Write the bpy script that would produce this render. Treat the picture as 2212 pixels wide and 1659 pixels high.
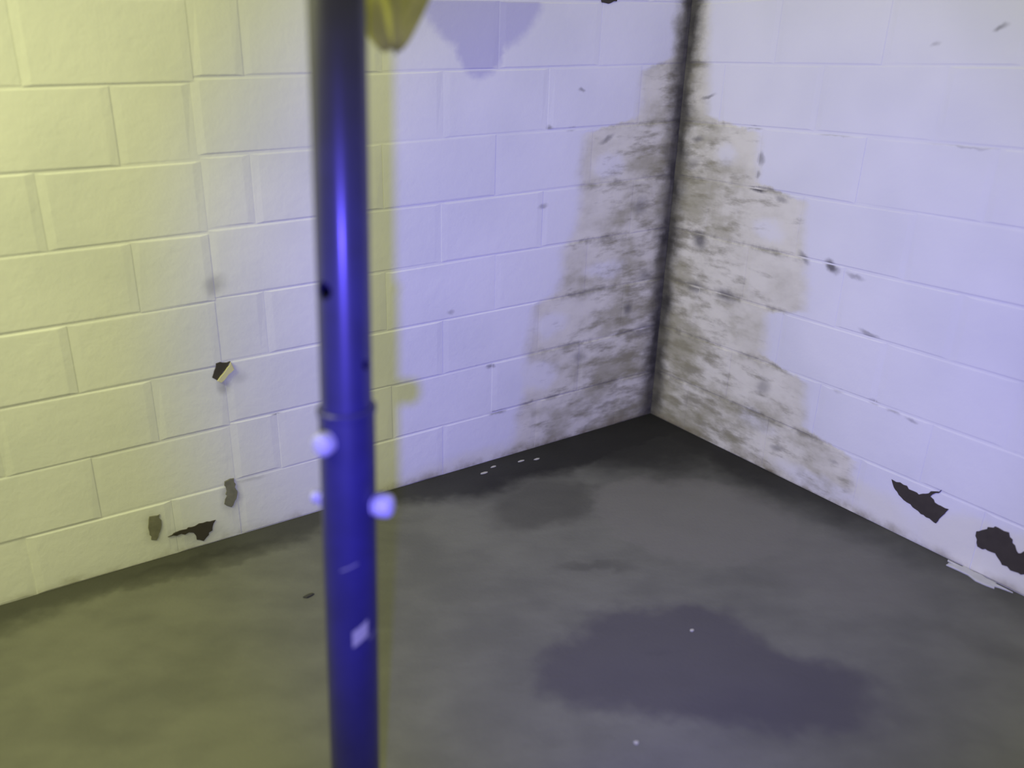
import bpy, bmesh, math, random
from mathutils import Vector, Matrix, noise

for o in list(bpy.data.objects):
    bpy.data.objects.remove(o, do_unlink=True)
scene = bpy.context.scene
COL = scene.collection
random.seed(7)

# ------------------------------------------------------------------ camera
FPX = 1800.0
cam_d = bpy.data.cameras.new('camera')
cam_d.sensor_fit = 'HORIZONTAL'
cam_d.sensor_width = 36.0
cam_d.lens = FPX / 2212 * 36.0
cam_d.clip_start = 0.02
cam_d.dof.use_dof = True
cam_d.dof.focus_distance = 2.85
cam_d.dof.aperture_fstop = 1.2
cam = bpy.data.objects.new('camera', cam_d)
COL.objects.link(cam)
right = Vector((0.99987202, -0.00597280, -0.01484116))
down = Vector((-0.01599795, -0.37330021, -0.92757265))
fwd = Vector((0.0, 0.92769137, -0.37334799))
cam.matrix_world = Matrix(((right.x, -down.x, -fwd.x, 0.0),
                           (right.y, -down.y, -fwd.y, 0.0),
                           (right.z, -down.z, -fwd.z, 1.46),
                           (0, 0, 0, 1)))
scene.camera = cam

# ------------------------------------------------------------------ light
world = bpy.data.worlds.new('basement_air')
scene.world = world
world.use_nodes = True
bg = world.node_tree.nodes['Background']
bg.inputs[0].default_value = (1.0, 1.01, 0.50, 1)      # yellowish light bounced round the rest of the basement
bg.inputs[1].default_value = 0.52

def look(o, target):
    o.rotation_euler = (Vector(target) - o.location).to_track_quat('-Z', 'Y').to_euler()

# hand torch held below and a little left of the camera: cold violet beam
td = bpy.data.lights.new('torch_beam', 'SPOT')
td.energy = 208
td.color = (0.13, 0.095, 1.0)
td.spot_size = math.radians(77)
td.spot_blend = 0.85
td.shadow_soft_size = 0.02
torch = bpy.data.objects.new('torch_beam', td)
COL.objects.link(torch)
torch.location = (-0.09, 0.0, 1.11)
az, el = math.radians(13.5), math.radians(-12.5)
look(torch, torch.location + Vector((math.sin(az) * math.cos(el), math.cos(az) * math.cos(el), math.sin(el))))

# old yellow-green fluorescent batten on the ceiling, left of the camera
fd = bpy.data.lights.new('fluorescent_batten', 'AREA')
fd.shape = 'RECTANGLE'
fd.size = 1.2
fd.size_y = 0.25
fd.energy = 42
fd.color = (1.0, 1.02, 0.45)
batten = bpy.data.objects.new('fluorescent_batten', fd)
COL.objects.link(batten)
batten.location = (-1.95, 0.75, 2.35)
look(batten, (-1.75, 1.7, 0.7))

vs = scene.view_settings
vs.view_transform = 'Standard'
vs.look = 'None'
vs.exposure = 0.0
vs.gamma = 1.0
vs.use_curve_mapping = False

# ------------------------------------------------------------------ room frame (metres)
C0 = Vector((0.5915, 3.2647, 0.0))          # foot of the corner
D = {'left': Vector((-0.8513, -0.5246, 0)), 'right': Vector((0.5440, -0.8391, 0))}
UP = Vector((0.0435, -0.0079, 1.0))         # the old corner is a little out of plumb
N = {'left': Vector((0.5244, -0.8510, -0.0295)).normalized(), 'right': Vector((-0.8386, -0.5437, 0.0322)).normalized()}
COURSE = 0.2

def wp(side, u, v, o=0.0):
    return C0 + D[side] * u + UP * v + N[side] * o

# ------------------------------------------------------------------ node helpers
class NT:
    def __init__(self, name):
        self.m = bpy.data.materials.new(name)
        self.m.use_nodes = True
        self.t = self.m.node_tree
        self.bsdf = self.t.nodes['Principled BSDF']
    def n(self, typ, **kw):
        nd = self.t.nodes.new(typ)
        for k, v in kw.items():
            setattr(nd, k, v)
        return nd
    def link(self, a, b):
        self.t.links.new(a, b)
    def put(self, sock, v):
        if isinstance(v, bpy.types.NodeSocket):
            self.link(v, sock)
        else:
            sock.default_value = v
    def math(self, op, a, b=0.0, c=None, clamp=False):
        nd = self.n('ShaderNodeMath', operation=op)
        nd.use_clamp = clamp
        self.put(nd.inputs[0], a)
        self.put(nd.inputs[1], b)
        if c is not None:
            self.put(nd.inputs[2], c)
        return nd.outputs[0]
    def vmath(self, op, a, b=None):
        nd = self.n('ShaderNodeVectorMath', operation=op)
        self.put(nd.inputs[0], a)
        if b is not None:
            self.put(nd.inputs[1], b)
        return nd.outputs['Value'] if op in ('LENGTH', 'DOT_PRODUCT') else nd.outputs[0]
    def smooth(self, x, lo, hi):
        nd = self.n('ShaderNodeMapRange', interpolation_type='SMOOTHSTEP')
        self.put(nd.inputs[0], x)
        self.put(nd.inputs[1], lo)
        self.put(nd.inputs[2], hi)
        return nd.outputs[0]
    def noise(self, vec, scale, detail=3.0, rough=0.55, sx=None, off=0.0):
        if sx is not None or off:
            mp = self.n('ShaderNodeMapping')
            mp.inputs['Scale'].default_value = sx or (1, 1, 1)
            mp.inputs['Location'].default_value = (off, off * 1.7, off * 0.3)
            self.link(vec, mp.inputs[0])
            vec = mp.outputs[0]
        nd = self.n('ShaderNodeTexNoise')
        nd.inputs['Scale'].default_value = scale
        nd.inputs['Detail'].default_value = detail
        nd.inputs['Roughness'].default_value = rough
        self.link(vec, nd.inputs['Vector'])
        return nd
    def blob(self, vec, x, y, a, b, rot=0.0, soft=0.5):
        mp = self.n('ShaderNodeMapping', vector_type='TEXTURE')
        mp.inputs['Location'].default_value = (x, y, 0)
        mp.inputs['Rotation'].default_value = (0, 0, math.radians(rot))
        mp.inputs['Scale'].default_value = (a, b, 1)
        self.link(vec, mp.inputs[0])
        return self.smooth(self.vmath('LENGTH', mp.outputs[0]), 1.0, 1.0 - soft)
    def blobs(self, vec, lst):
        out = None
        for e in lst:
            s = self.blob(vec, *e[:6])
            if len(e) > 6:
                s = self.math('MULTIPLY', s, e[6])
            out = s if out is None else self.math('MAXIMUM', out, s)
        return out
    def mix(self, f, a, b):
        nd = self.n('ShaderNodeMix', data_type='RGBA')
        self.put(nd.inputs[0], f)
        self.put(nd.inputs[6], a)
        self.put(nd.inputs[7], b)
        return nd.outputs[2]
    def bump(self, h, strength, dist):
        b = self.n('ShaderNodeBump')
        b.inputs['Strength'].default_value = strength
        b.inputs['Distance'].default_value = dist
        self.link(h, b.inputs['Height'])
        self.link(b.outputs[0], self.bsdf.inputs['Normal'])

def simple(name, col, rough=0.6, metal=0.0, nscale=30.0, var=0.25):
    k = NT(name)
    tc = k.n('ShaderNodeTexCoord')
    nz = k.noise(tc.outputs['Object'], nscale, 4)
    c2 = tuple(c * (1 - var) for c in col[:3]) + (1,)
    k.link(k.mix(nz.outputs[0], tuple(col[:3]) + (1,), c2), k.bsdf.inputs['Base Color'])
    k.bsdf.inputs['Roughness'].default_value = rough
    k.bsdf.inputs['Metallic'].default_value = metal
    return k.m

# ------------------------------------------------------------------ wall paint
def wall_material(name, seed, edges, dirt, pale, blue, zone, foot, wash=None):
    """white masonry paint; edges = how far the mould reaches from the corner in each course.
    Blocks that carry no mould or marks leave those nodes out."""
    k = NT(name)
    uv = k.n('ShaderNodeUVMap').outputs[0]
    col = None
    drift = k.noise(uv, 2.3, 2, off=1.3 + seed)
    base = k.mix(k.smooth(drift.outputs[0], 0.35, 0.7), (0.80, 0.80, 0.815, 1), (0.73, 0.735, 0.755, 1))
    if zone or dirt or blue or foot or pale:
        wob = k.noise(uv, 8.0, 4, 0.62, off=seed)
        duv = k.vmath('ADD', uv, k.vmath('MULTIPLY', k.vmath('SUBTRACT', wob.outputs['Color'], (0.5, 0.5, 0.5)), (0.10, 0.08, 0.0)))
        fine = k.noise(uv, 34.0, 2, off=3.1 + seed)
        small = k.vmath('ADD', uv, k.vmath('MULTIPLY', k.vmath('SUBTRACT', fine.outputs['Color'], (0.5, 0.5, 0.5)), (0.034, 0.024, 0.0)))
        sep = k.n('ShaderNodeSeparateXYZ'); k.link(small, sep.inputs[0])
        sepd = k.n('ShaderNodeSeparateXYZ'); k.link(duv, sepd.inputs[0])
        sepr = k.n('ShaderNodeSeparateXYZ'); k.link(uv, sepr.inputs[0])
    if blue:
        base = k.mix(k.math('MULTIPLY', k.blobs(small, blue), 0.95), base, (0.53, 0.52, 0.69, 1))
    if wash:
        base = k.mix(k.math('MULTIPLY', k.blobs(duv, wash), 0.85), base, (0.79, 0.78, 0.67, 1))
    col = base
    if zone:
        ramp = k.n('ShaderNodeValToRGB')
        cr = ramp.color_ramp
        cr.interpolation = 'LINEAR'
        while len(cr.elements) > 1:
            cr.elements.remove(cr.elements[-1])
        cr.elements[0].position = 0.0
        cr.elements[0].color = (edges[0],) * 3 + (1,)
        for n_, e in enumerate(edges):
            for p, q in (((n_ + 0.12) / 12.0, e), ((n_ + 0.90) / 12.0, e * 0.97)):
                cr.elements.new(p).color = (q, q, q, 1)
        k.link(k.math('DIVIDE', sep.outputs[1], 2.4), ramp.inputs[0])
        near = k.smooth(k.math('SUBTRACT', k.math('MULTIPLY_ADD', sepd.outputs[0], 0.8, k.math('MULTIPLY', sep.outputs[0], 0.2)), ramp.outputs[0]), 0.035, -0.035)
        nbig = k.noise(uv, 6.0, 4, 0.6, sx=(0.8, 1.3, 1), off=2.2 + seed)
        grey = k.mix(k.smooth(nbig.outputs[0], 0.36, 0.60), (0.78, 0.76, 0.61, 1), (0.66, 0.64, 0.50, 1))
        col = k.mix(k.math('MULTIPLY', near, 0.92), col, grey)
        if pale:
            col = k.mix(k.math('MULTIPLY', k.blobs(duv, pale), 0.7), col, (0.80, 0.80, 0.79, 1))
        # mould: soft smears, denser near corner and floor
        prox = k.smooth(k.math('DIVIDE', sepr.outputs[0], k.math('MAXIMUM', ramp.outputs[0], 0.05)), 1.1, 0.0)
        low = k.smooth(sepr.outputs[1], 0.75, 0.0)
        dens = k.math('ADD', k.math('MULTIPLY', prox, 0.17), k.math('MULTIPLY', low, 0.045))
        sp = k.noise(uv, 13.0, 4, 0.60, sx=(0.62, 1.9, 1), off=7.7 + seed)
        speck = k.smooth(k.math('ADD', sp.outputs[0], dens), 0.57, 0.86)
        col = k.mix(k.math('MULTIPLY', speck, k.math('MULTIPLY', near, 0.70)), col, (0.17, 0.155, 0.085, 1))
        haze = k.math('MULTIPLY', k.smooth(k.math('ADD', nbig.outputs[0], k.math('MULTIPLY', dens, 0.9)), 0.55, 0.8), k.math('MULTIPLY', near, 0.60))
        col = k.mix(haze, col, (0.31, 0.295, 0.17, 1))
        # joints in the mould are dirtier
        fr = k.math('FRACT', k.math('DIVIDE', k.math('ADD', sep.outputs[1], 0.1), COURSE))
        jl = k.smooth(k.math('ABSOLUTE', k.math('SUBTRACT', fr, 0.5)), 0.10, 0.0)
        jn = k.smooth(wob.outputs[0], 0.42, 0.62)
        col = k.mix(k.math('MULTIPLY', k.math('MULTIPLY', jl, jn), k.math('MULTIPLY', near, 0.62)), col, (0.16, 0.15, 0.10, 1))
        # black mould running down the corner itself
        cm = k.smooth(sepd.outputs[0], 0.092, 0.012)
        cm = k.math('MULTIPLY', cm, k.math('ADD', 0.70, k.math('MULTIPLY', k.smooth(nbig.outputs[0], 0.7, 0.35), 0.28)))
        col = k.mix(cm, col, (0.045, 0.042, 0.036, 1))
    if foot:
        fm = k.smooth(k.math('ADD', sepd.outputs[1], k.math('MULTIPLY', sepr.outputs[0], 0.012)), 0.055, 0.0)
        fm = k.math('MULTIPLY', fm, k.math('MULTIPLY', k.smooth(wob.outputs[0], 0.32, 0.62), 0.75))
        col = k.mix(fm, col, (0.24, 0.21, 0.12, 1))
    if dirt:
        mid = k.vmath('MULTIPLY', k.vmath('ADD', duv, small), (0.5, 0.5, 0.5))
        col = k.mix(k.blobs(mid, dirt), col, (0.10, 0.095, 0.10, 1))
    k.link(col, k.bsdf.inputs['Base Color'])
    k.bsdf.inputs['Roughness'].default_value = 0.62
    bn = k.noise(uv, 26.0, 3, 0.65, off=6.0 + seed)
    k.bump(bn.outputs[0], 0.32, 0.004)
    return k.m

dirt_left = [  # u, v, half width, half height, tilt, softness, strength
    (0.471, 1.326, .022, .010, 0, .9, .55), (0.589, 1.21, .024, .012, 0, .9, .6), (0.606, 0.945, .03, .012, 0, .9, .45),
    (0.498, 1.20, .03, .012, 0, .9, .35), (0.343, 1.157, .05, .016, -20, .9, .6), (0.16, 0.90, .05, .05, 0, .9, .5),
    (0.179, 0.502, .035, .04, 0, .9, .7), (0.405, 0.344, .05, .045, 0, .9, .5), (0.804, 0.385, .025, .012, 0, .9, .6),
    (0.77, 0.200, .05, .014, 0, .9, .7), (1.739, 0.835, .045, .05, 0, .95, .38), (1.75, 0.522, .035, .035, 0, .95, .40),
    (1.70, 0.545, .04, .03, 0, .95, .18), (1.591, 0.400, .03, .008, 0, .9, .6), (0.967, 0.629, .02, .012, 0, .9, .35),
    (1.765, 0.15, .045, .085, 0, .9, .38), (1.998, 0.11, .045, .075, 0, .9, .35), (1.88, 0.05, .12, .05, 8, .9, .30), (1.70, 0.19, .08, .012, 0, .9, .22), (0.09, 0.40, .06, .035, 0, .9, .6), (0.10, 0.62, .06, .04, 0, .9, .5)]
dirt_right = [
    (0.41, 0.996, .060, .016, 0, .8, .95), (0.52, 0.976, .04, .014, -10, .9, .5), (0.408, 1.104, .022, .03, 0, .9, .55),
    (0.40, 1.05, .018, .018, 0, .9, .45), (0.36, 1.195, .05, .012, 0, .9, .5), (0.64, 0.800, .05, .020, -25, .9, .6),
    (0.755, 0.790, .042, .024, -25, .85, .9), (0.84, 0.778, .05, .012, -10, .9, .45), (0.925, 0.612, .05, .013, -12, .7, .50),
    (0.86, 0.395, .03, .012, 0, .9, .25), (0.997, 0.398, .028, .012, 0, .9, .5), (1.06, 0.390, .03, .010, 0, .9, .4),
    (1.12, 0.386, .03, .010, 0, .9, .4), (1.125, 1.491, .025, .010, 20, .9, .6), (0.953, 1.449, .022, .008, 20, .9, .3),
    (0.68, 1.192, .08, .007, 0, .9, .32), (1.10, 1.196, .14, .006, 0, .9, .28), (0.168, 0.775, .05, .05, 0, .9, .8),
    (0.33, 0.60, .09, .035, -8, .95, .7), (0.17, 0.60, .06, .035, 0, .9, .7), (0.10, 1.14, .04, .02, 15, .9, .6), (0.13, 1.29, .05, .01, 15, .9, .6),
    (0.09, 1.05, .05, .03, 20, .9, .4), (0.894, 0.142, .035, .012, 10, .9, .35), (0.66, 0.10, .05, .02, 10, .9, .5), (0.56, 0.31, .05, .05, 0, .9, .45)]
pale_left = [(0.30, 0.68, .12, .05, 0, .6), (0.55, 0.50, .10, .07, 0, .6), (0.58, 0.31, .12, .07, 0, .6), (0.32, 1.06, .09, .06, 0, .6)]
pale_right = [(0.85, 0.04, .25, .05, 0, .6), (0.55, 0.17, .12, .05, 0, .7), (0.25, 1.10, .08, .06, 0, .7), (0.48, 0.87, .10, .05, 0, .7)]
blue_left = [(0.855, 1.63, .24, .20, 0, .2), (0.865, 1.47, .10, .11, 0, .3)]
EDGES = {'left': [0.70, 0.66, 0.64, 0.52, 0.46, 0.45, 0.20, 0.06, 0.03, 0.03, 0.03],
         'right': [1.00, 0.76, 0.54, 0.68, 0.63, 0.40, 0.13, 0.10, 0.05, 0.03, 0.03]}
DIRT = {'left': dirt_left, 'right': dirt_right}
PALE = {'left': pale_left, 'right': pale_right}
BLUE = {'left': blue_left, 'right': []}
WASH = {'left': [(0.9, 0.0, .45, .09, 0, .7)], 'right': [(0.95, 0.02, .40, .13, 0, .5), (1.55, 0.06, .45, .135, 0, .35)]}
SEED = {'left': 0.0, 'right': 11.3}
paint_cache = {}
def paint_for(side, u0, u1, v0, v1):
    """the wall's paint, with only the marks that reach into this rectangle"""
    m = 0.07
    def hit(b):
        r_ = max(b[2], b[3]) if b[4] else None
        a_, c_ = (r_, r_) if r_ else (b[2], b[3])
        return b[0] + a_ + m > u0 and b[0] - a_ - m < u1 and b[1] + c_ + m > v0 and b[1] - c_ - m < v1
    course = int((v0 + v1) / 2 / COURSE)
    E = EDGES[side]
    reach = max(E[max(0, course - 1):course + 2] or [0.03])
    zone = u0 < max(reach, 0.10) + 0.14
    key = (side, zone, course == 0, tuple(i for i, b in enumerate(DIRT[side]) if hit(b)),
           tuple(i for i, b in enumerate(PALE[side]) if zone and hit(b)), any(hit(b) for b in BLUE[side]))
    if key not in paint_cache:
        paint_cache[key] = wall_material('wall_paint_' + side, SEED[side], E, [DIRT[side][i] for i in key[3]],
                                         [PALE[side][i] for i in key[4]], BLUE[side] if key[5] else None, zone, key[2], WASH[side] if course == 0 else None)
    return paint_cache[key]

# ------------------------------------------------------------------ floor
def floor_material():
    k = NT('concrete_floor')
    tc = k.n('ShaderNodeTexCoord')
    p = tc.outputs['Object']
    wob = k.noise(p, 4.0, 3)
    wv = k.vmath('MULTIPLY', k.vmath('SUBTRACT', wob.outputs['Color'], (0.5, 0.5, 0.5)), (0.22, 0.22, 0.0))
    fine = k.noise(p, 22.0, 2, off=2.0)
    fv = k.vmath('MULTIPLY', k.vmath('SUBTRACT', fine.outputs['Color'], (0.5, 0.5, 0.5)), (0.06, 0.06, 0.0))
    q = k.vmath('ADD', p, k.vmath('ADD', wv, fv))
    big = k.noise(p, 1.6, 3, off=1.1)
    mid = k.noise(p, 6.0, 3, off=4.4, sx=(1.0, 1.6, 1))
    t = k.math('ADD', k.math('MULTIPLY', big.outputs[0], 0.6), k.math('MULTIPLY', mid.outputs[0], 0.4))
    col = k.mix(k.smooth(t, 0.36, 0.64), (0.120, 0.120, 0.108, 1), (0.160, 0.160, 0.140, 1))
    # old stains
    col = k.mix(k.math('MULTIPLY', k.blobs(q, [(0.10, 2.52, .27, .20, 20, .5, .95), (0.24, 2.13, .17, .035, 8, .8, .6), (0.02, 2.66, .32, .13, 25, .7, .8),
                                              (-0.95, 2.19, .40, .075, 31, .5, .75), (0.36, 1.75, .06, .02, 0, .8, .5), (1.2, 1.75, .2, .1, -30, .8, .4)]), 0.62), col, (0.055, 0.053, 0.048, 1))
    # paler dried cement skin
    col = k.mix(k.math('MULTIPLY', k.blobs(q, [(0.60, 2.42, .36, .28, -25, .14), (0.95, 2.1, .35, .25, -40, .6, .7)]), 0.60), col, (0.172, 0.166, 0.152, 1))
    col = k.mix(k.math('MULTIPLY', k.blobs(q, [(0.43, 1.72, .33, .27, -15, .30), (0.66, 1.62, .30, .17, -25, .45), (0.22, 1.66, .22, .17, 0, .45)]), 0.80), col, (0.074, 0.069, 0.082, 1))
    # damp running along the foot of both walls
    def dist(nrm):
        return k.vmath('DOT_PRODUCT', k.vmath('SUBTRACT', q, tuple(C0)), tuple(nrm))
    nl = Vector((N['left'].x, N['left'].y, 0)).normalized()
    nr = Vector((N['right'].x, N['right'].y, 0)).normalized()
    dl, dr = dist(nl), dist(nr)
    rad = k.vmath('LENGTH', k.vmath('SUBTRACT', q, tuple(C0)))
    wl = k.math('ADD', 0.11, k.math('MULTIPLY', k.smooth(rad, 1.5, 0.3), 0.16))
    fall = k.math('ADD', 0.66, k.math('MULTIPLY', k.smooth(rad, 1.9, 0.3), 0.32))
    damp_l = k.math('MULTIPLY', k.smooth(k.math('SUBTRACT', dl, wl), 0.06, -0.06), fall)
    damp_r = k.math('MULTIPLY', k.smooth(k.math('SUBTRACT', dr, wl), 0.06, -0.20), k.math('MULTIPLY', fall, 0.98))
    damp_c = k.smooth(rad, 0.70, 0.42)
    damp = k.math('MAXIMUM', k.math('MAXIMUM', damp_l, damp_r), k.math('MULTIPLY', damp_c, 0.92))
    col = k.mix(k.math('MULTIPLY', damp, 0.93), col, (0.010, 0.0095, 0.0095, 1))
    k.link(col, k.bsdf.inputs['Base Color'])
    k.bsdf.inputs['Roughness'].default_value = 0.78
    k.bsdf.inputs['Specular IOR Level'].default_value = 0.25
    bn = k.noise(p, 80.0, 2)
    k.bump(k.math('ADD', bn.outputs[0], k.math('MULTIPLY', mid.outputs[0], 2.0)), 0.3, 0.004)
    return k.m

# ------------------------------------------------------------------ mesh helpers
def mesh_obj(name, verts, faces, mat, parent=None, uvs=None, smooth=False):
    me = bpy.data.meshes.new(name)
    me.from_pydata([tuple(v) for v in verts], [], faces)
    if uvs:
        layer = me.uv_layers.new(name='UVMap')
        for lp in me.loops:
            layer.data[lp.index].uv = uvs[lp.vertex_index]
    me.materials.append(mat)
    if smooth:
        me.polygons.foreach_set('use_smooth', [True] * len(me.polygons))
    me.update()
    o = bpy.data.objects.new(name, me)
    COL.objects.link(o)
    if parent:
        o.parent = parent
    return o

def fix_normals(o):
    bm = bmesh.new(); bm.from_mesh(o.data)
    bmesh.ops.recalc_face_normals(bm, faces=bm.faces)
    bm.to_mesh(o.data); bm.free()

def tag(o, label=None, cat=None, group=None, kind=None):
    if label: o['label'] = label
    if cat: o['category'] = cat
    if group: o['group'] = group
    if kind: o['kind'] = kind
    return o

# floor
fx0, fx1, fy0, fy1 = -4.2, 3.4, -1.0, 3.75
fl = mesh_obj('floor', [(fx0, fy0, -.12), (fx1, fy0, -.12), (fx1, fy1, -.12), (fx0, fy1, -.12), (fx0, fy0, 0), (fx1, fy0, 0), (fx1, fy1, 0), (fx0, fy1, 0)],
              [(0, 3, 2, 1), (4, 5, 6, 7), (0, 1, 5, 4), (1, 2, 6, 5), (2, 3, 7, 6), (3, 0, 4, 7)], floor_material())
tag(fl, 'grey stained concrete floor with dark damp along the walls', 'floor', kind='structure')

# walls ------------------------------------------------------------
WALL_H = 2.4
def wall(side, length, u0, label, seam=None):
    mat = wall_material('wall_mortar_' + side, SEED[side], EDGES[side], None, None, None, True, False)
    vs_, uvs = [], []
    for o in (-0.0016, -0.19):
        for u, v in ((u0, 0), (length, 0), (length, WALL_H), (u0, WALL_H)):
            vs_.append(wp(side, u, v, o)); uvs.append((u, v))
    w = mesh_obj('wall_' + side, vs_, [(0, 1, 2, 3), (7, 6, 5, 4), (0, 4, 5, 1), (1, 5, 6, 2), (2, 6, 7, 3), (3, 7, 4, 0)], mat, uvs=uvs)
    fix_normals(w)
    tag(w, label, 'wall', kind='structure')
    g, gu, bv, bh = 0.0030, 0.0010, 0.0220, 0.0040
    for k in range(int(round(WALL_H / COURSE))):
        cuts = [0.014]
        u = 0.40 if k % 2 else 0.20
        if seam:
            while u < seam - 0.1:
                cuts.append(u + random.uniform(-.008, .008)); u += 0.40
            cuts.append(seam + random.uniform(-.006, .006))
            u = seam + (0.40 if k % 2 else 0.20)
        while u < length - 0.05:
            cuts.append(u + random.uniform(-.008, .008)); u += 0.40
        cuts.append(length)
        for a, b in zip(cuts[:-1], cuts[1:]):
            dv = -0.009 if (seam and a > seam - 0.02) else 0.0
            jit = [random.uniform(-.002, .002) for _ in range(4)]
            off = random.uniform(-.0006, .0010)
            tilt = [random.uniform(-.0009, .0009) for _ in range(4)]
            lo, hi = k * COURSE + dv + g, (k + 1) * COURSE + dv - g
            if k == 0: lo = 0.001
            hi = min(hi, WALL_H - 0.001)
            cs = [(a + gu, lo + jit[0] * (k > 0)), (b - gu, lo + jit[1] * (k > 0)), (b - gu, hi + jit[2] * (k < 11)), (a + gu, hi + jit[3] * (k < 11))]
            ins = [(bv, bh), (-bv, bh), (-bv, -bh), (bv, -bh)]
            V, U = [], []
            for (uu, vv) in cs:
                V.append(wp(side, uu, vv, -0.03)); U.append((uu, vv))
            for (uu, vv) in cs:
                V.append(wp(side, uu, vv, off - 0.0011)); U.append((uu, vv))
            for (uu, vv), (du, dvv), tl in zip(cs, ins, tilt):
                V.append(wp(side, uu + du, vv + dvv, off + tl)); U.append((uu + du, vv + dvv))
            F = [(8, 9, 10, 11)]
            for i in range(4):
                j = (i + 1) % 4
                F += [(i, j, 4 + j, 4 + i), (4 + i, 4 + j, 8 + j, 8 + i)]
            blk = mesh_obj('block', V, F, paint_for(side, a, b, lo, hi), parent=w, uvs=U)
            fix_normals(blk)
            f0 = max(blk.data.polygons, key=lambda p: p.area)
            if f0.normal.dot(N[side]) < 0:
                blk.data.flip_normals()
    return w

wl = wall('left', 4.0, 0.0, 'white painted block wall on the left, behind the blue post', seam=1.742)
wr = wall('right', 3.2, -0.19, 'white painted block wall on the right with mould by the corner')

# bare spots where the paint has come away ------------------------
M_bare = simple('bare_block', (0.062, 0.052, 0.040), 0.9, nscale=40, var=0.45)
M_flake = simple('old_cream_paint', (0.72, 0.68, 0.38), 0.7, nscale=50, var=0.2)
M_dust = simple('bare_block_dusty', (0.27, 0.26, 0.20), 0.9, nscale=40, var=0.6)

def patch(name, side, poly, mat, parent, o0=-0.004, o1=0.0034, label=None, rag=0.004):
    pts = []
    n = len(poly)
    for i in range(n):
        a, b = Vector(poly[i]), Vector(poly[(i + 1) % n])
        steps = max(1, int((b - a).length / 0.010))
        for s in range(steps):
            p = a.lerp(b, s / steps)
            if s: p += Vector((random.uniform(-rag, rag), random.uniform(-rag, rag)))
            pts.append(p)
    m = len(pts)
    c = sum(pts, Vector((0, 0))) / m
    V = [wp(side, p.x, p.y, o0) for p in pts] + [wp(side, p.x, p.y, o1 - 0.0008) for p in pts]
    V += [wp(side, p.x + (c.x - p.x) * .03, p.y + (c.y - p.y) * .03, o1) for p in pts]
    F = [tuple(range(2 * m, 3 * m))]
    for i in range(m):
        j = (i + 1) % m
        F += [(i, j, m + j, m + i), (m + i, m + j, 2 * m + j, 2 * m + i)]
    o = mesh_obj(name, V, F, mat, parent=parent)
    fix_normals(o)
    if label: o['label'] = label
    return o

patch('peeled_patch', 'right', [(1.107, .174), (1.136, .176), (1.202, .163), (1.222, .175), (1.266, .209), (1.238, .173), (1.255, .16), (1.3, .158), (1.286, .127), (1.274, .096), (1.223, .104), (1.172, .121), (1.127, .145)],
      M_bare, wr, label='dark bare patch shaped like a leaf where paint has peeled')
patch('peeled_patch', 'right', [(1.392, .128), (1.437, .168), (1.476, .168), (1.492, .142), (1.514, .119), (1.556, .15), (1.62, .14), (1.64, .085), (1.572, .07), (1.529, .062), (1.483, .063), (1.457, .088), (1.406, .084)],
      M_bare, wr, label='dark bare patch nearest the right edge where paint has peeled')
patch('peeled_patch', 'left', [(.432, 1.63), (.336, 1.63), (.34, 1.602), (.367, 1.596), (.402, 1.598)], M_bare, wl)
patch('peeled_patch', 'left', [(2.008, .156), (1.978, .154), (1.98, .105), (1.998, .068), (2.013, .075), (2.016, .118)], M_dust, wl)
patch('peeled_patch', 'left', [(1.965, .068), (1.919, .078), (1.869, .084), (1.818, .080), (1.832, .046), (1.862, .017), (1.882, .029), (1.888, .057), (1.926, .066)], M_bare, wl)
patch('peeled_patch', 'left', [(1.777, .206), (1.748, .209), (1.744, .145), (1.765, .11), (1.786, .128), (1.775, .155)], M_dust, wl)
patch('wall_hole', 'left', [(1.763, .602), (1.721, .6), (1.73, .58), (1.75, .565), (1.763, .547), (1.778, .56)], M_bare, wl, label='small dark hole in the joint')
patch('paint_flake', 'left', [(1.721, .599), (1.713, .574), (1.731, .562), (1.755, .540), (1.765, .548), (1.744, .569), (1.733, .583)], M_flake, wl, o1=0.009, rag=0.002, label='lifted cream paint flake')

# ------------------------------------------------------------------ blue post
def post_mat():
    k = NT('blue_post_paint')
    tc = k.n('ShaderNodeTexCoord')
    p = tc.outputs['Object']
    nz = k.noise(p, 14.0, 4)
    br = k.noise(p, 30.0, 3, sx=(1, 1, 14), off=2.0)
    col = k.mix(k.smooth(nz.outputs[0], 0.3, 0.7), (0.018, 0.015, 0.084, 1), (0.014, 0.012, 0.066, 1))
    k.link(col, k.bsdf.inputs['Base Color'])
    k.bsdf.inputs['Roughness'].default_value = 0.4
    k.link(k.math('MULTIPLY_ADD', br.outputs[0], 0.14, 0.32), k.bsdf.inputs['Roughness'])
    k.bsdf.inputs['Specular IOR Level'].default_value = 0.35
    k.bsdf.inputs['Coat Weight'].default_value = 0.38
    k.bsdf.inputs['Coat Roughness'].default_value = 0.21
    k.bump(br.outputs[0], 0.10, 0.0006)
    return k.m
M_post = post_mat()
M_zinc = simple('zinc_bolt', (0.40, 0.40, 0.44), 0.38, 0.0, 60, 0.15)
M_label = simple('white_sticker', (0.30, 0.30, 0.24), 0.6, 0.0, 60, 0.1)
M_rag = simple('tan_cloth', (0.55, 0.54, 0.10), 0.9, 0.0, 22, 0.45)
M_dark = simple('tube_inside', (0.012, 0.012, 0.016), 0.9, 0.0, 20, 0.2)

P0 = Vector((-0.3097, 1.1315, 0.0))
AX = Vector((0.0543, 0.0650, 1.0))
def pa(z): return P0 + AX * z
post = bpy.data.objects.new('steel_post', None)
COL.objects.link(post)
post.location = P0
tag(post, 'blue telescopic steel post with bolts standing in front of the walls', 'post')
bpy.context.view_layer.update()

def pdir(deg):
    a = math.radians(deg)
    return Vector((math.sin(a), -math.cos(a), 0))

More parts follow.
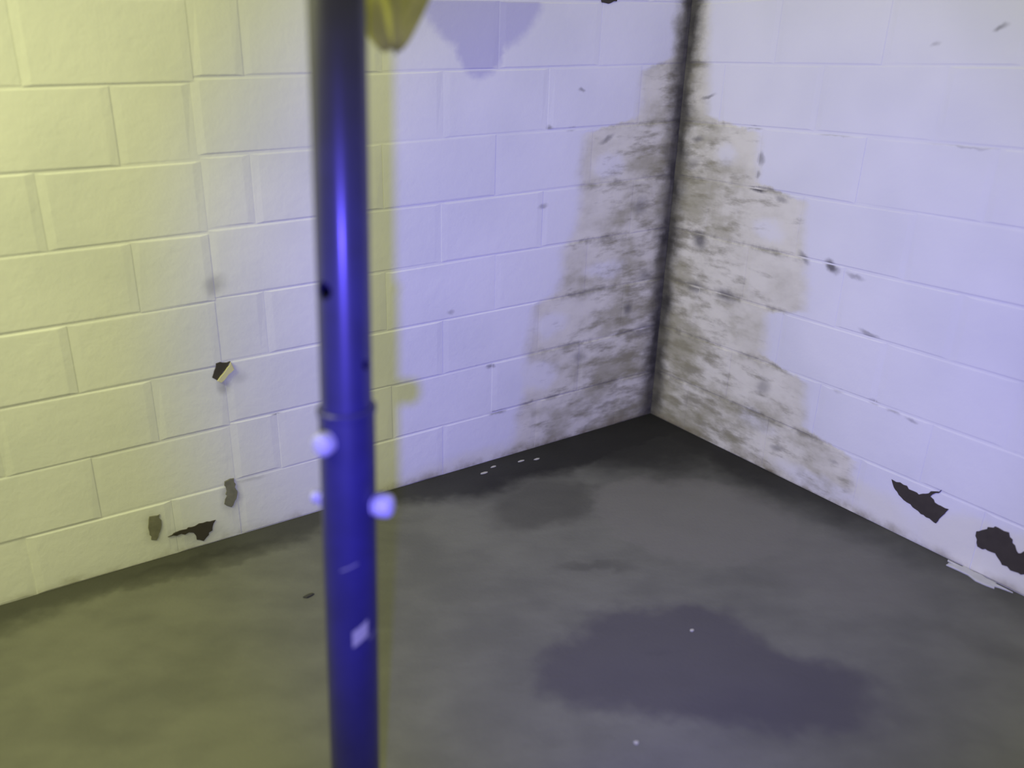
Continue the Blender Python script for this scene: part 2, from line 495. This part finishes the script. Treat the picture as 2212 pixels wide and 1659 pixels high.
def tube(name, z0, z1, r_out, r_in, mat, seg=64, bev=0.0015, extra=()):
    """hollow tube along the post axis, positions relative to the post's foot"""
    prof = [(r_in, z0), (r_out - bev, z0), (r_out, z0 + bev)] + list(extra) + [(r_out, z1 - bev), (r_out - bev, z1), (r_in, z1)]
    V, F = [], []
    m = len(prof)
    for i in range(seg):
        a = 2 * math.pi * i / seg
        for r, z in prof:
            V.append(AX * z + Vector((math.sin(a) * r, -math.cos(a) * r, 0)))
    for i in range(seg):
        j = (i + 1) % seg
        for q in range(m):
            w = (q + 1) % m
            F.append((i * m + q, j * m + q, j * m + w, i * m + w))
    o = mesh_obj(name, V, F, mat, parent=post, smooth=True)
    fix_normals(o)
    return o

R_U, R_L, Z_RIM = 0.0398, 0.0437, 0.938
up_tube = tube('upper_tube', 0.55, 2.30, R_U, R_U - 0.003, M_post)
low_tube = tube('lower_tube', 0.012, Z_RIM, R_L, R_U + 0.0002, M_post)
# rolled lip round the top of the lower tube
lip = tube('rim', Z_RIM - 0.002, Z_RIM + 0.011, R_L + 0.0024, R_U + 0.0004, M_post, bev=0.003)
# punched pin holes in the upper tube
for deg, z, r in ((-36, 1.138, 0.0135), (62, 1.020, 0.008)):
    bm = bmesh.new()
    bmesh.ops.create_cone(bm, cap_ends=True, segments=24, radius1=r, radius2=r, depth=0.05)
    d = pdir(deg)
    q = d.to_track_quat('Z', 'Y').to_matrix().to_4x4()
    bmesh.ops.transform(bm, matrix=Matrix.Translation(P0 + AX * z + d * (R_U - 0.002)) @ q, verts=bm.verts)
    me = bpy.data.meshes.new('cutter'); bm.to_mesh(me); bm.free()
    cut = bpy.data.objects.new('cutter', me); COL.objects.link(cut)
    md = up_tube.modifiers.new('hole', 'BOOLEAN'); md.object = cut; md.operation = 'DIFFERENCE'; md.solver = 'EXACT'
    dg = bpy.context.evaluated_depsgraph_get()
    nm = bpy.data.meshes.new_from_object(up_tube.evaluated_get(dg))
    up_tube.modifiers.clear(); old = up_tube.data; up_tube.data = nm
    bpy.data.objects.remove(cut, do_unlink=True)
    # punched edge inside the hole
    seg = 24; V, F = [], []
    e1 = d.cross(Vector((0, 0, 1))).normalized(); e2 = Vector((0, 0, 1))
    for i in range(seg):
        a = 2 * math.pi * i / seg
        for rr, dd in ((r, R_U - 0.0025), (r * 0.92, R_U - 0.0030), (r * 0.92, R_U - 0.006), (r, R_U - 0.006)):
            V.append(AX * z + e1 * (math.cos(a) * rr) + e2 * (math.sin(a) * rr) + d * (dd - (R_U - math.sqrt(max(0, R_U ** 2 - (math.cos(a) * rr) ** 2)))))
    for i in range(seg):
        j = (i + 1) % seg
        for c in range(4):
            F.append((i * 4 + c, j * 4 + c, j * 4 + (c + 1) % 4, i * 4 + (c + 1) % 4))
    ho = mesh_obj('pin_hole', V, F, M_dark, parent=post); fix_normals(ho)
    ho['label'] = 'dark pin hole'
for poly in up_tube.data.polygons: poly.use_smooth = True
up_tube.data.set_sharp_from_angle(angle=math.radians(25))
for t in (low_tube, lip): t.data.set_sharp_from_angle(angle=math.radians(25))

# bolts: washer, shank and domed hexagon head
def bolt(deg, z, reach=0.012, rh=0.0165, th=0.016, tilt=0.0):
    d = pdir(deg)
    rot = (d + Vector((0, 0, tilt))).normalized().to_track_quat('Z', 'Y').to_matrix()
    base = AX * z + d * (R_L - 0.002)
    def lathe(nm, prof, seg, parent, round_=None):
        V, F = [], []
        m = len(prof)
        for i in range(seg):
            a = 2 * math.pi * (i + .5) / seg
            for r, h in prof:
                V.append(base + rot @ Vector((math.cos(a) * r, math.sin(a) * r, h)))
        for i in range(seg):
            j = (i + 1) % seg
            for c in range(m - 1):
                F.append((i * m + c, j * m + c, j * m + c + 1, i * m + c + 1))
        F.append(tuple(i * m for i in range(seg))[::-1]); F.append(tuple(i * m + m - 1 for i in range(seg)))
        o = mesh_obj(nm, V, F, M_zinc, parent=parent, smooth=True)
        fix_normals(o)
        o.data.set_sharp_from_angle(angle=math.radians(40))
        return o
    b = lathe('bolt', [(0.0075, 0.0), (0.0075, reach + 0.002), (rh * .92, reach), (rh, reach + 0.002), (rh, reach + th * .55), (rh * .93, reach + th * .78), (rh * .72, reach + th * .93), (rh * .35, reach + th)], 20, post)
    b['label'] = 'shiny zinc bolt'
    lathe('washer', [(0.008, 0.0), (0.0175, 0.0), (0.0175, 0.003), (0.008, 0.003)], 24, b)
    return b
bolt(-33, 0.905, reach=0.004, rh=0.019, th=0.020)
bolt(-106, 0.785, reach=0.010, rh=0.011, th=0.015)
bolt(78, 0.783, reach=0.006, rh=0.0205, th=0.029)

# sticker on the lower tube
def curved_patch(name, deg, z, w, h, skew, mat, lift=0.0007, nx=8):
    V, F = [], []
    da = w / R_L
    for s, r in ((0, R_L + 0.0002), (1, R_L + lift)):
        for jz in range(2):
            for ix in range(nx + 1):
                a = math.radians(deg) + (ix / nx - 0.5) * da
                zz = z + (jz - 0.5) * h + (ix / nx - .5) * skew
                V.append(AX * zz + Vector((math.sin(a) * r, -math.cos(a) * r, 0)))
    n = nx + 1
    for ix in range(nx):
        F.append((2 * n + ix, 2 * n + ix + 1, 3 * n + ix + 1, 3 * n + ix))
        F.append((ix, 2 * n + ix, 2 * n + ix + 1, ix + 1))
        F.append((n + ix, n + ix + 1, 3 * n + ix + 1, 3 * n + ix))
    F += [(0, n, 3 * n, 2 * n), (nx, n + nx, 3 * n + nx, 2 * n + nx)]
    o = mesh_obj(name, V, F, mat, parent=post); fix_normals(o)
    return o
st = curved_patch('sticker', 29, 0.562, 0.027, 0.030, 0.016, M_label); st['label'] = 'small white sticker'
sc = curved_patch('scratch', 8, 0.690, 0.028, 0.0016, 0.011, M_label, lift=0.0004)
sc2 = curved_patch('scratch', 62, 0.548, 0.022, 0.0016, 0.006, M_label, lift=0.0004)

# base plate on the floor
bm = bmesh.new()
bmesh.ops.create_cube(bm, size=1.0)
bmesh.ops.transform(bm, matrix=Matrix.Translation((0, 0, 0.006)) @ Matrix.Diagonal((0.16, 0.16, 0.012, 1)), verts=bm.verts)
bmesh.ops.bevel(bm, geom=list(bm.edges), offset=0.003, segments=2, affect='EDGES')
me = bpy.data.meshes.new('base_plate'); bm.to_mesh(me); bm.free(); me.materials.append(M_post)
bp = bpy.data.objects.new('base_plate', me); COL.objects.link(bp); bp.parent = post

# ------------------------------------------------------------------ rag tied to the post above
def rag():
    root = bpy.data.objects.new('cloth_rag', None)
    COL.objects.link(root)
    cz = 1.462
    origin = pa(cz)
    root.location = origin
    V, F = [], []
    rows, seg = 34, 48
    for r in range(rows):
        t = r / (rows - 1)                       # 0 bottom tip .. 1 knot
        z = t * 0.30
        env = 0.012 + 0.048 * (math.sin(min(1.0, t * 2.4) * math.pi / 2)) ** 0.8
        env *= 1.0 - 0.45 * max(0.0, (t - 0.55) / 0.45)
        cxx = 0.062 + 0.020 * t - 0.022 * max(0, t - .5) * 2
        cyy = 0.104
        for s in range(seg):
            a = 2 * math.pi * s / seg
            f = 1 + 0.20 * math.sin(4 * a + 5.0 * t) + 0.12 * math.sin(7 * a - 9 * t + 1)
            f += 0.30 * noise.noise(Vector((math.cos(a) * 1.3, math.sin(a) * 1.3, t * 4.5)))
            rad = env * f
            zz = z + 0.022 * noise.noise(Vector((math.cos(a) * 2, math.sin(a) * 2, t * 3 + 8)))
            V.append((cxx + math.cos(a) * rad, cyy + math.sin(a) * rad * 0.75, zz))
    for r in range(rows - 1):
        for s in range(seg):
            q = (s + 1) % seg
            F.append((r * seg + s, r * seg + q, (r + 1) * seg + q, (r + 1) * seg + s))
    F.append(tuple(range(seg))[::-1]); F.append(tuple((rows - 1) * seg + s for s in range(seg)))
    o = mesh_obj('hanging_end', V, F, M_rag, parent=root, smooth=True); fix_normals(o)
    # loop knotted round the post
    V, F = [], []
    seg, tub = 48, 12
    for i in range(seg):
        a = 2 * math.pi * i / seg
        for j in range(tub):
            b = 2 * math.pi * j / tub
            rr = R_U + 0.0165 + 0.011 * math.cos(b) * (1 + .25 * math.sin(7 * a))
            V.append(AX * 0.285 + Vector((math.cos(a) * rr, math.sin(a) * rr, 0.024 * math.sin(b) * (1 + .2 * math.sin(4 * a + 1)))))
    for i in range(seg):
        for j in range(tub):
            F.append((i * tub + j, ((i + 1) % seg) * tub + j, ((i + 1) % seg) * tub + (j + 1) % tub, i * tub + (j + 1) % tub))
    o = mesh_obj('loop', V, F, M_rag, parent=root, smooth=True); fix_normals(o)
    tag(root, 'crumpled yellowish cloth end hanging behind the post at the top edge', 'cloth')
rag()

# ------------------------------------------------------------------ bits lying on the floor
M_chip = simple('paint_chip', (0.50, 0.49, 0.44), 0.7, 0, 40, .2)
M_grit = simple('dark_grit', (0.05, 0.048, 0.042), 0.9, 0, 40, .3)
def chip(x, y, l, w, h, rot, mat, name, label, cat, group=None, n=9, lo=.75):
    V, F = [], []
    c, s = math.cos(rot), math.sin(rot)
    pts = []
    for i in range(n):
        a = 2 * math.pi * i / n
        k = random.uniform(lo, 1.15)
        px, py = math.cos(a) * l * k, math.sin(a) * w * k
        pts.append((px * c - py * s, px * s + py * c))
    for zz, k in ((0, 1.0), (h * .7, 1.0), (h, .8)):
        for p in pts:
            V.append((p[0] * k, p[1] * k, zz * (1 + random.uniform(-.12, .0) * (zz > 0))))
    for r in range(2):
        for i in range(n):
            j = (i + 1) % n
            F.append((r * n + i, r * n + j, (r + 1) * n + j, (r + 1) * n + i))
    F.append(tuple(range(n))[::-1]); F.append(tuple(2 * n + i for i in range(n)))
    o = mesh_obj(name, V, F, mat); fix_normals(o)
    o.location = (x, y, 0.0)
    tag(o, label, cat, group)
chip(-0.110, 2.746, .016, .006, .003, .55, M_chip, 'paint_chip', 'pale paint chip on the floor below the left wall, nearest the post', 'paint chip', 'paint chips by the left wall')
chip(-0.075, 2.795, .013, .005, .003, .55, M_chip, 'paint_chip', 'pale paint chip on the floor, second from the post along the left wall', 'paint chip', 'paint chips by the left wall')
chip(0.030, 2.838, .014, .005, .003, .5, M_chip, 'paint_chip', 'pale paint chip on the floor, second nearest the dark corner', 'paint chip', 'paint chips by the left wall')
chip(0.091, 2.852, .013, .005, .003, .55, M_chip, 'paint_chip', 'pale paint chip on the dark damp floor, nearest the corner', 'paint chip', 'paint chips by the left wall')
chip(-0.596, 2.009, .016, .007, .006, .6, M_grit, 'grit_stone', 'small dark grit stone on the floor left of the blue post', 'stone')
chip(0.474, 1.830, .006, .005, .003, .1, M_chip, 'plaster_crumb', 'tiny pale crumb on the dark stain in mid floor', 'crumb')
chip(0.268, 1.443, .006, .005, .003, .1, M_chip, 'plaster_crumb', 'tiny pale crumb on the floor near the bottom edge', 'crumb')
M_spill = simple('spilt_paint', (0.66, 0.66, 0.66), 0.7, 0, 30, .25)
chip(1.352, 2.058, .105, .022, .005, -0.995, M_spill, 'paint_lump', 'white crust of paint on the floor at the foot of the right wall', 'paint crust', n=22, lo=.55)
